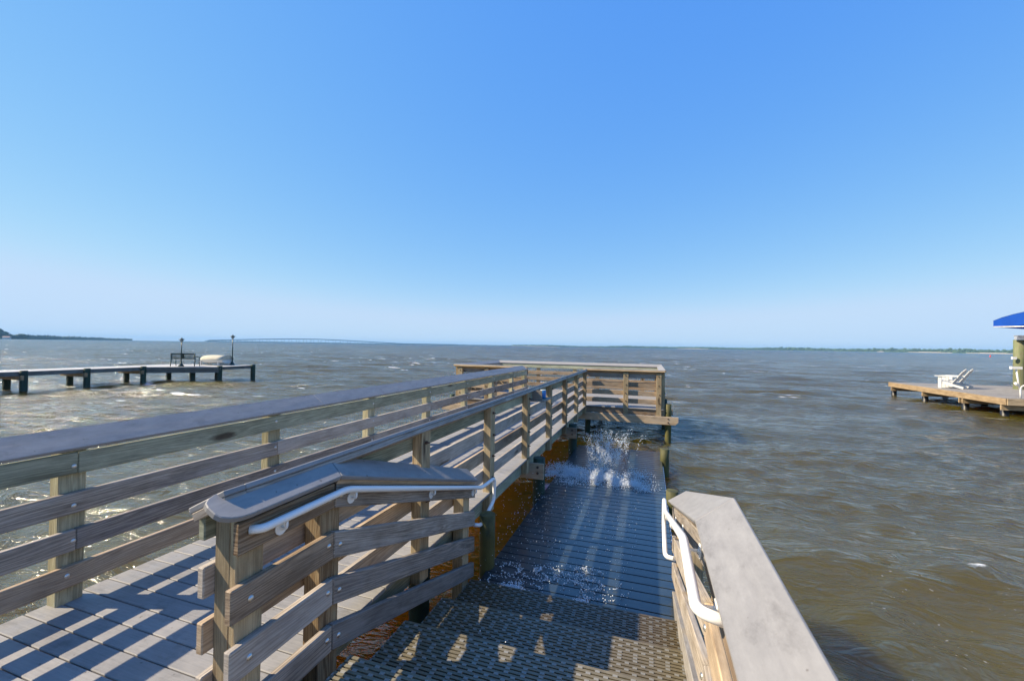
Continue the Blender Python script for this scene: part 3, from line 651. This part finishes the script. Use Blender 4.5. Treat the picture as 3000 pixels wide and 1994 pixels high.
for x in (-1.50, -1.0, -.3, .20):
    m = MB(); m.prism([(x-.02, -1, -.22), (x-.02, 1.9, -.22), (x-.02, 3.58, -.66), (x-.02, 3.58, -.85), (x-.02, 1.7, -.42), (x-.02, -1, -.42)], (.04, 0, 0)); m.build('stringer', W_BROWN, st)
for x in (-1.45, .15): pile(st, x, 3.2, -.55, .08, PILE)

# ---------------------------------------------------------------- low landing
lo = thing('landing_stage', 'low wet landing of dark boards awash beside the pier', 'landing stage', (-.65, 6.5, -.6))
mb = MB(); y = 3.63
while y < 10.0:
    if y+.1437 < 10.05: mb.box(-1.575, .272, y+.007, y+.1370, -.64, -.60, la=0)
    y += .1437
mb.build('decking', WET, lo, bevel=.003)
MB().box(-1.56, -1.52, 3.6, 10, -.80, -.645).build('rim_joist', W_BROWN, lo)
MB().box(.225, .265, 3.6, 10, -.80, -.645).build('rim_joist', W_BROWN, lo)
MB().tube([(.285, y, -.63+.006*math.sin(y*7)) for y in np.linspace(5.0, 8.9, 30)], .006, 6).build('rope', simple('pale rope', (.6, .65, .68), .7), lo)
for y in (4.5, 6.5, 8.5): MB().box(-1.5, .2, y, y+.04, -.82, -.65).build('crossbeam', W_BROWN, lo)
for (x, y, top, lab) in ((.35, 6.78, -.42, 'short mossy pile with a flat top beside the wet landing, nearer one'), (.325, 9.2, -.35, 'short mossy pile with a flat top beside the wet landing, farther one')):
    p = pile(None, x, y, top, .088, PILE, 'piling'); tag(p, lab, 'pile', 'short piles beside the low landing')

# ---------------------------------------------------------------- shelf and jar on the middle railing
sh = thing('shelf', 'small dark wooden shelf fixed under the cap of the middle railing', 'shelf', (-1.7, 6.6, .85))
MB().box(-1.845, -1.55, 6.40, 6.86, .845, .87).build('shelf_board', W_GREY, sh, bevel=.003)
MB().box(-1.755, -1.60, 6.42, 6.45, .872, 1.02).build('side_panel', W_GREY, sh); MB().box(-1.845, -1.81, 6.46, 6.84, .872, .99).build('back_panel', W_GREEN, sh)
jar = MB().tube([(-1.64, 6.66, z) for z in (.872, .90, .98, 1.0)], [.042, .05, .05, .044], 14).build('jar', BLUEG); tag(jar, 'blue glass jar standing on the small railing shelf', 'jar')
MB().tube([(-1.64, 6.66, 1.0), (-1.64, 6.66, 1.012)], .046, 14).build('lid', LAMPG, jar)

# ---------------------------------------------------------------- splash
def drops(name, label, gens, mat):
    vs = []; fs = []; b = 0
    for (c, r, st_, ax) in gens:
        x = ax.orthogonal().normalized()*r; y = ax.cross(x).normalized()*r; z = ax*r*st_
        for q in (x, -x, y, -y, z, -z): vs.append(tuple(c+q))
        for f in ((0, 2, 4), (2, 1, 4), (1, 3, 4), (3, 0, 4), (2, 0, 5), (1, 2, 5), (3, 1, 5), (0, 3, 5)): fs.append([b+i for i in f])
        b += 6
    me = bpy.data.meshes.new(name); me.from_pydata(vs, [], fs); me.materials.append(mat); me.polygons.foreach_set('use_smooth', np.ones(len(fs), dtype=bool))
    o = bpy.data.objects.new(name, me); C.objects.link(o); tag(o, label, 'splash', kind='stuff'); return o
SPL, t, b = mk('white spray'); b.inputs['Base Color'].default_value = (.74, .79, .84, 1); b.inputs['Roughness'].default_value = .25; b.inputs['Subsurface Weight'].default_value = 0
rg = random.Random(3); G = []
def arc(o, v, n, r0_, spread=.02, tmax=.4, t0=0.0):
    for i in range(n):
        tt = t0+(tmax-t0)*i/n; p = o+v*tt+Vector((0, 0, -4.9*tt*tt))
        if p.z < -.595: break
        p = p+Vector((rg.gauss(0, spread), rg.gauss(0, spread), rg.gauss(0, spread)))*(.3+tt*2.5)
        ax = (v+Vector((0, 0, -9.8*tt))).normalized()
        G.append((p, r0_*rg.uniform(.35, 1.0), rg.uniform(1.2, 4.0), ax))
for i in range(2100):     # the burst
    u = rg.random(); o = Vector((-1.45+1.05*u+rg.gauss(0, .05), 7.95-.40*u+rg.gauss(0, .14), -.6))
    k = math.exp(-((u-.60)/.22)**2); vz = abs(rg.gauss(.95+2.1*k, .6)); v = Vector((rg.gauss(.22, .5), rg.gauss(-.45, .5), vz))
    arc(o, v, rg.randint(20, 46), .0055, .009, min(.5, vz/6+.05))
for i in range(110):      # tall fine jets
    o = Vector((-.72+rg.gauss(0, .18), 7.75+rg.gauss(0, .15), -.6)); v = Vector((rg.gauss(.0, .22), rg.gauss(-.1, .25), rg.uniform(2.6, 4.1)))
    arc(o, v, 30, .0055, .02, rg.uniform(.3, .44), .1)
cl = []
for i in range(85):
    u = rg.random(); cl.append((-1.78+1.72*u, 7.85-.45*u+rg.gauss(0, .24)-.9*max(0, .25-u), rg.uniform(.03, .13), rg.uniform(.008, .05)))
for i in range(13000):    # froth running over the boards, in clumps
    cx, cy, cr, chh = rg.choice(cl)
    G.append((Vector((cx+rg.gauss(0, cr), cy+rg.gauss(0, cr*.8), -.594+abs(rg.gauss(0, chh)))), rg.uniform(.003, .009), 1, Vector((0, 0, 1))))
for i in range(420):      # scattered drops
    p = Vector((rg.gauss(-1.5, .35), rg.gauss(5.6, 1.3), -.6+abs(rg.gauss(0, .25)))); G.append((p, rg.uniform(.002, .006), rg.uniform(1, 1.6), Vector((0, .2, 1)).normalized()))
drops('splash', 'burst of white spray thrown up over the low landing', G, SPL); G = []
for i in range(26):       # lacy water thrown against the bottom step
    cx = rg.uniform(-1.45, -.35); cy = 3.82+rg.random()*.55; a0 = rg.uniform(0, 6.28); rr = rg.uniform(.05, .16); n = rg.randint(20, 55)
    for j in range(n):
        a = a0+j/n*rg.uniform(2.0, 3.2); G.append((Vector((cx+math.cos(a)*rr*1.5+rg.gauss(0, .007), cy+math.sin(a)*rr+rg.gauss(0, .007), -.592+abs(rg.gauss(0, .012)))), rg.uniform(.0025, .0075), 1.3, Vector((math.cos(a), math.sin(a), 0))))
for i in range(46):
    o = Vector((rg.uniform(-1.5, -.25), rg.uniform(3.75, 4.5), -.6)); arc(o, Vector((rg.gauss(0, .3), rg.gauss(.1, .3), rg.uniform(.8, 1.9))), 12, .0045, .01, .28)
for i in range(1500):
    x = -1.5+rg.random()*1.0; G.append((Vector((x, 3.70+.12*math.sin(x*9)+abs(rg.gauss(0, .05)), -.594+abs(rg.gauss(0, .008)))), rg.uniform(.003, .008), 1, Vector((0, 0, 1))))
for i in range(500):
    p = Vector((rg.uniform(-1.55, -.1), rg.uniform(3.7, 6), -.6+abs(rg.gauss(0, .16)))); G.append((p, rg.uniform(.0015, .0045), 1.2, Vector((0, 0, 1))))
drops('splash', 'thin lacy splash against the bottom step', G, SPL)

# ---------------------------------------------------------------- left dock
ld = thing('dock', 'neighbouring timber dock with a pale deck reaching in from the left edge', 'dock', (-30, 14, 0)); D = .09
PAL = composite('pale dock decking', (.40, .39, .37), (.49, .475, .455))
W_DIM = wood('blue grey dock fascia', (.12, .12, .11), (.24, .24, .23), freq=40)
wk = [(-29.62, -8, D), (-29.50, 17.3, D), (-31.5, 17.3, D), (-31.4, -8, D)]
hd = [(-29.50, 17.3, D), (-26.35, 19.75, D), (-26.5, 22.4, D), (-31.8, 20.4, D), (-31.5, 17.3, D)]
dk = MB()
for pl in (wk, hd): dk.prism([Vector(p)-Vector((0, 0, .05)) for p in pl], (0, 0, .05))
dk.build('decking', PAL, ld)
def fascia(a, b_, z0, z1, off=.03, mat=W_DIM, th=.06):
    a = Vector((*a, 0)); b_ = Vector((*b_, 0)); d = (b_-a).normalized(); n = Vector((d.y, -d.x, 0)); a = a+n*off; b_ = b_+n*off
    T = Vector((0, 0, z0)); U = Vector((0, 0, z1)); MB().hexa([a+T, b_+T, b_+n*th+T, a+n*th+T, a+U, b_+U, b_+n*th+U, a+n*th+U]).build('fascia', mat, ld)
fascia((-29.62, -8), (-29.50, 17.3), D-.22, D-.01, .0); fascia((-29.50, 17.3), (-26.35, 19.75), D-.16, D-.01, .02); fascia((-29.50, 17.3), (-26.35, 19.75), D-.37, D-.165, -.02); fascia((-26.35, 19.75), (-26.5, 22.4), D-.20, D-.01)
def dpile(x, y, top): MB().tube([(x, y, z) for z in (-2, -1, 0, top)], .145, 12).build('pile', PILEG, ld)
for y in (-5.5, -2.6, .3, 3.2, 6.1, 9.1, 12.15, 14.6, 17.3):
    dpile(-29.38, y, D+.05); dpile(-31.1, y+.1, D-.1); MB().box(-31.5, -29.2, y-.14, y-.06, D-.42, D-.20).build('crossbeam', W_FRESH, ld)
for x, y in ((-26.4, 19.85), (-26.35, 22.2)): dpile(x, y, D+.06)
for x, y in ((-30.9, 19.7), (-27.9, 19.2), (-30.9, 21.2), (-28.7, 21.4)): dpile(x, y, D-.1)
# bench
bc = thing('bench', 'dark slatted park bench facing the water on the left dock', 'bench', (-28.55, 19.15, D), math.atan2(.64, 1.29)); bc['_local'] = 1
def slat(mb, x0, x1, ya, za, yb, zb, th): mb.hexa([(x0, ya, za), (x1, ya, za), (x1, ya+th, za), (x0, ya+th, za), (x0, yb, zb), (x1, yb, zb), (x1, yb+th, zb), (x0, yb+th, zb)])
m = MB(); slat(m, -.73, .73, -.235, .77, -.25, .84, .04); slat(m, -.73, .73, -.19, .47, -.205, .53, .04)
for i in range(19): x = -.66+i*.0733; slat(m, x-.013, x+.013, -.20, .53, -.24, .77, .02)
slat(m, -.05, .05, -.19, .47, -.245, .83, .04); m.build('backrest', DARKM, bc)
m = MB()
for i in range(5): m.box(-.72, .72, -.16+i*.09, -.09+i*.09, .40, .425)
m.build('seat', simple('pale seat slats', (.35, .36, .33), .5), bc)
for sx in (-.70, .70):
    MB().tube([(sx, -.27, 0), (sx, -.20, .40), (sx, -.25, .84)], .026, 8).build('leg', DARKM, bc); MB().tube([(sx, .30, 0), (sx, .24, .40)], .022, 8).build('leg', DARKM, bc)
    MB().tube(bez([(sx, .24, .40), (sx, .27, .60), (sx, -.20, .62)], .06), .02, 8).tube([(sx, -.22, .40), (sx, .25, .40)], .018, 6).tube([(sx, -.22, .28), (sx, .27, .2)], .012, 6).build('armrest', DARKM, bc)
# lamps
def lamp(loc, h, lab):
    l = thing('lamp_post', lab, 'lamp post', loc, group='lamp posts on the left dock'); l['_local'] = 1
    MB().tube([(0, 0, 0), (0, 0, .06), (0, 0, .2), (0, 0, .26)], [.17, .15, .06, .04], 10).build('base', DARKM, l)
    MB().tube([(0, 0, .2), (0, 0, h-.26)], [.034, .026], 8).build('pole', DARKM, l)
    hdm = MB().tube([(0, 0, h-.26), (0, 0, h-.22), (0, 0, h-.08)], [.03, .055, .10], 6).build('lantern', LAMPG, l)
    MB().tube([(0, 0, h-.085), (0, 0, h-.06), (0, 0, h-.02), (0, 0, h+.06)], [.17, .15, .04, .008], 6).build('cap', DARKM, hdm)
    m = MB()
    for k in range(6): a = k*math.pi/3; m.tube([(math.cos(a)*.04, math.sin(a)*.04, h-.25), (math.cos(a)*.115, math.sin(a)*.115, h-.08)], .008, 4)
    m.build('frame', DARKM, hdm)
lamp((-28.38, 18.80, D), 1.80, 'dark lamp post standing in front of the slatted bench on the left dock')
lamp((-27.75, 21.75, D), 2.08, 'dark lamp post behind the covered boat on the left dock')
# covered boat
bt = thing('boat', 'small white boat under a cream canvas cover, resting on the left dock', 'boat', (-28.70, 21.25, D), R(12)); bt['_local'] = 1
def loft(secs, name, mat, par, smooth=True):
    n = len(secs[0]); m = MB(); m.v = [tuple(p) for s_ in secs for p in s_]
    for i in range(len(secs)-1):
        for j in range(n-1):
            a = i*n+j; m.face([a, a+1, a+n+1, a+n], [(0, 0)]*4, .5, smooth)
    m.face(list(range(n))[::-1], [(0, 0)]*n, .5); m.face([(len(secs)-1)*n+k for k in range(n)], [(0, 0)]*n, .5)
    return m.build(name, mat, par)
secs = []; cov = []
for i, (x, w_, kz) in enumerate(((-1.02, .08, .40), (-.85, .32, .26), (-.5, .52, .16), (0, .60, .13), (.55, .58, .13), (.95, .52, .15))):
    secs.append([(x, -w_, .42), (x, -w_*.93, .26), (x, -w_*.55, kz), (x, 0, kz-.03), (x, w_*.55, kz), (x, w_*.93, .26), (x, w_, .42)])
    hh = (.10, .17, .24, .25, .21, .24)[i]+.0
    cov.append([(x, -w_*1.03, .37), (x, -w_*1.02, .44), (x, -w_*.75, .44+hh*.62+.015*(-1)**i), (x, -w_*.3, .44+hh*.97), (x, w_*.3, .44+hh), (x, w_*.75, .44+hh*.6), (x, w_*1.02, .44), (x, w_*1.03, .37)])
loft(secs, 'hull', HULL, bt); loft(cov, 'cover', CANVAS, bt)
for x in (-.72, .60):
    for sy in (-.42, .42): MB().box(x-.05, x+.05, sy-.05, sy+.05, 0, .30).build('leg', WHITEP, bt)
    MB().box(x-.04, x+.04, -.45, .45, .04, .10).build('cradle', WHITEP, bt)

# ---------------------------------------------------------------- right dock
rd = thing('dock', 'neighbouring tan timber dock on black piles at the right edge', 'dock', (15, 26, -.1)); E_ = -.12
dk = MB(); y = 22.55
while y < 31.2: dk.box(13.86, 22.5, y+.004, y+.138, E_-.04, E_, la=0); y += .142
dk.build('decking', W_DOCK, rd)
MB().box(13.82, 13.86, 22.5, 31.3, E_-.27, E_-.005).build('fascia', W_FRESH, rd, bevel=.006)
MB().box(13.86, 22.5, 22.46, 22.50, E_-.27, E_-.005).build('fascia', W_FRESH, rd, bevel=.006)
for y in (22.75, 25.0, 28.0, 31.0):
    MB().box(13.84, 22.4, y, y+.07, E_-.50, E_-.275).build('crossbeam', W_FRESH, rd)
    for x in (14.06, 16.5, 19.2): MB().tube([(x, y+.2, -2.2), (x, y+.2, E_-.28)], .13, 12).build('pile', BLKP, rd)
MB().box(13.84, 22.4, 25.22, 25.29, E_-.50, E_-.275).build('crossbeam', W_FRESH, rd)
# adirondack chair, built facing -X
ch = thing('adirondack_chair', 'white slatted garden chair on the right dock, nearer of the pair', 'chair', (14.75, 27.70, E_), R(-42), 'white chairs on the right dock'); ch['_local'] = 1
for sy in (-.29, .29):
    MB().box(-.30, -.17, sy-.02, sy+.02, 0, .60).build('leg', WHITEP, ch)
    MB().hexa([(-.30, sy*.86-.02, .28), (.60, sy*.86-.02, 0), (.60, sy*.86+.02, 0), (-.30, sy*.86+.02, .28), (-.30, sy*.86-.02, .40), (.62, sy*.86-.02, .11), (.62, sy*.86+.02, .11), (-.30, sy*.86+.02, .40)]).build('seat_rail', WHITEP, ch)
    MB().box(-.42, .36, sy-.075, sy+.075, .60, .63).build('armrest', WHITEP, ch)
m = MB()
for i in range(6): x = -.27+i*.085; z = .40-(x+.3)*.31; m.hexa([(x, -.26, z), (x+.07, -.26, z-.022), (x+.07, .26, z-.022), (x, .26, z), (x, -.26, z+.025), (x+.07, -.26, z+.003), (x+.07, .26, z+.003), (x, .26, z+.025)])
m.build('seat', WHITEP, ch); m = MB()
for i in range(5):
    y = -.22+i*.11; top = 1.02-.035*abs(i-2)**1.7; k = .62
    x0, z0 = .16, .24; x1, z1 = x0+(top-z0)*k, top
    m.hexa([(x0, y-.048, z0), (x0+.025, y-.048, z0-.02), (x0+.025, y+.048, z0-.02), (x0, y+.048, z0), (x1, y-.05, z1), (x1+.025, y-.05, z1-.02), (x1+.025, y+.05, z1-.02), (x1, y+.05, z1)])
m.build('backrest', WHITEP, ch); MB().box(.39, .43, -.33, .33, .555, .605).build('back_brace', WHITEP, ch)
c2 = copy_tree(ch); c2.location = (15.42, 28.42, E_); c2['label'] = 'white slatted garden chair on the right dock, farther of the pair, beside the hoist pile'
# hoist pile, ladder, pole, canopy
hp = thing('boat_lift_post', 'tall thick weathered pile with an aluminium beam on its top, standing on the right dock', 'boat lift', (18.2, 28.6, -.1))
MB().tube([(18.20, 28.75, z) for z in (-2, -.5, 1, 2.43)], [.235, .23, .222, .215], 16).build('pile', PILEB, hp)
bmv = MB().box(17.9, 24, 28.42, 28.60, 2.44, 2.64).box(17.9, 24, 28.36, 28.66, 2.62, 2.65).build('beam', ALU, hp)
MB().box(18.20, 18.27, 28.30, 28.36, 2.36, 2.76).build('bracket', ALU, bmv)
MB().box(17.78, 17.95, 28.5, 28.6, 1.42, 1.55).build('fitting', WHITEM, hp)
pl = thing('water_post', 'thin white pole with a small fitting on its top in front of the tall pile', 'pole', (17.75, 28.1, E_))
MB().tube([(17.80, 28.1, E_), (17.66, 28.1, .95)], .035, 8).build('pole', WHITEM, pl); MB().box(17.45, 17.86, 28.02, 28.18, .93, 1.06).build('fitting', WHITEM, pl); MB().tube([(17.7, 28.1, .1), (17.62, 28.1, .25)], .06, 8).build('tap', WHITEM, pl)
la = thing('ladder', 'white tubular swim ladder hooked over the near edge of the right dock', 'ladder', (14.9, 22.4, E_))
MB().tube(bez([(14.50, 22.85, E_), (14.50, 22.85, .43), (14.50, 22.30, .43), (14.50, 22.30, -.95)], .27, 8), .028, 10).build('side_rail', WHITEM, la)
MB().tube(bez([(15.02, 22.85, E_), (15.02, 22.85, .43), (15.02, 22.30, .43), (15.02, 22.30, -.95)], .27, 8), .028, 10).build('side_rail', WHITEM, la)
for z in (-.2, -.5, -.8): MB().tube([(14.50, 22.3, z), (15.02, 22.3, z)], .016, 8).build('rung', WHITEM, la)
cn = thing('boat_canopy', 'blue curved boat lift canopy at the right edge', 'canopy', (20, 26, 3)); base = Vector((14.9, 24.95, 0)); d = Vector((1, -.35, 0)).normalized(); n_ = Vector((1.15, 1, 0)).normalized()
prof = [(0, 2.93), (0, 3.20), (.25, 3.34), (.6, 3.48), (1.0, 3.60), (1.5, 3.71), (2.0, 3.77), (2.6, 3.78), (3.2, 3.72), (3.8, 3.55), (4.4, 3.2), (4.4, 2.93)]
m = MB()
for i in range(len(prof)-1):
    a, b_ = prof[i], prof[i+1]; A = base+d*a[0]+Vector((0, 0, a[1])); B = base+d*b_[0]+Vector((0, 0, b_[1]))
    k = len(m.v); T = Vector((0, 0, -.02)); m.hexa([A+T, B+T, B+n_*7+T, A+n_*7+T, A, B, B+n_*7, A+n_*7])
bot = [(x, 2.93+.10*math.sin(min(1, x/2.2)*math.pi/2)) for x in (0, .6, 1.2, 1.8, 2.4, 3.0, 4.4)]
pts = [base+d*x+Vector((0, 0, z)) for x, z in prof[1:-1]]; low = [base+d*x+Vector((0, 0, z)) for x, z in bot]
m.prism(low+pts[::-1], n_*.03)
m.build('canopy_cloth', BLUEC, cn)
MB().tube([base+Vector((0, 0, 2.92)), base+d*4.4+Vector((0, 0, 2.92))], .022, 6).build('frame', ALU, cn)
for q in (0.1, 6.9): MB().tube([base+d*4.3+n_*q+Vector((0, 0, -2)), base+d*4.3+n_*q+Vector((0, 0, 3.1))], .05, 8).build('post', ALU, cn)

# ---------------------------------------------------------------- haze
hz = MB().box(-7200, 7200, -70, 9100, -3.2, 75).build('haze', None) if False else None
me = bpy.data.meshes.new('haze'); x0, x1, y0, y1, z0, z1 = -7300, 7300, -90, 9300, -3.2, 60
me.from_pydata([(x0, y0, z0), (x1, y0, z0), (x1, y1, z0), (x0, y1, z0), (x0, y0, z1), (x1, y0, z1), (x1, y1, z1), (x0, y1, z1)], [], [(0, 3, 2, 1), (4, 5, 6, 7), (0, 1, 5, 4), (2, 3, 7, 6), (1, 2, 6, 5), (3, 0, 4, 7)])
hm = bpy.data.materials.new('haze'); hm.use_nodes = True; ht = hm.node_tree; ht.nodes.remove(ht.nodes['Principled BSDF'])
pv = ht.nodes.new('ShaderNodeVolumePrincipled'); pv.inputs['Color'].default_value = (.30, .62, 1, 1); pv.inputs['Density'].default_value = .00009
ht.links.new(pv.outputs[0], ht.nodes['Material Output'].inputs['Volume'])
me.materials.append(hm); ho = bpy.data.objects.new('haze', me); C.objects.link(ho); tag(ho, kind='stuff')
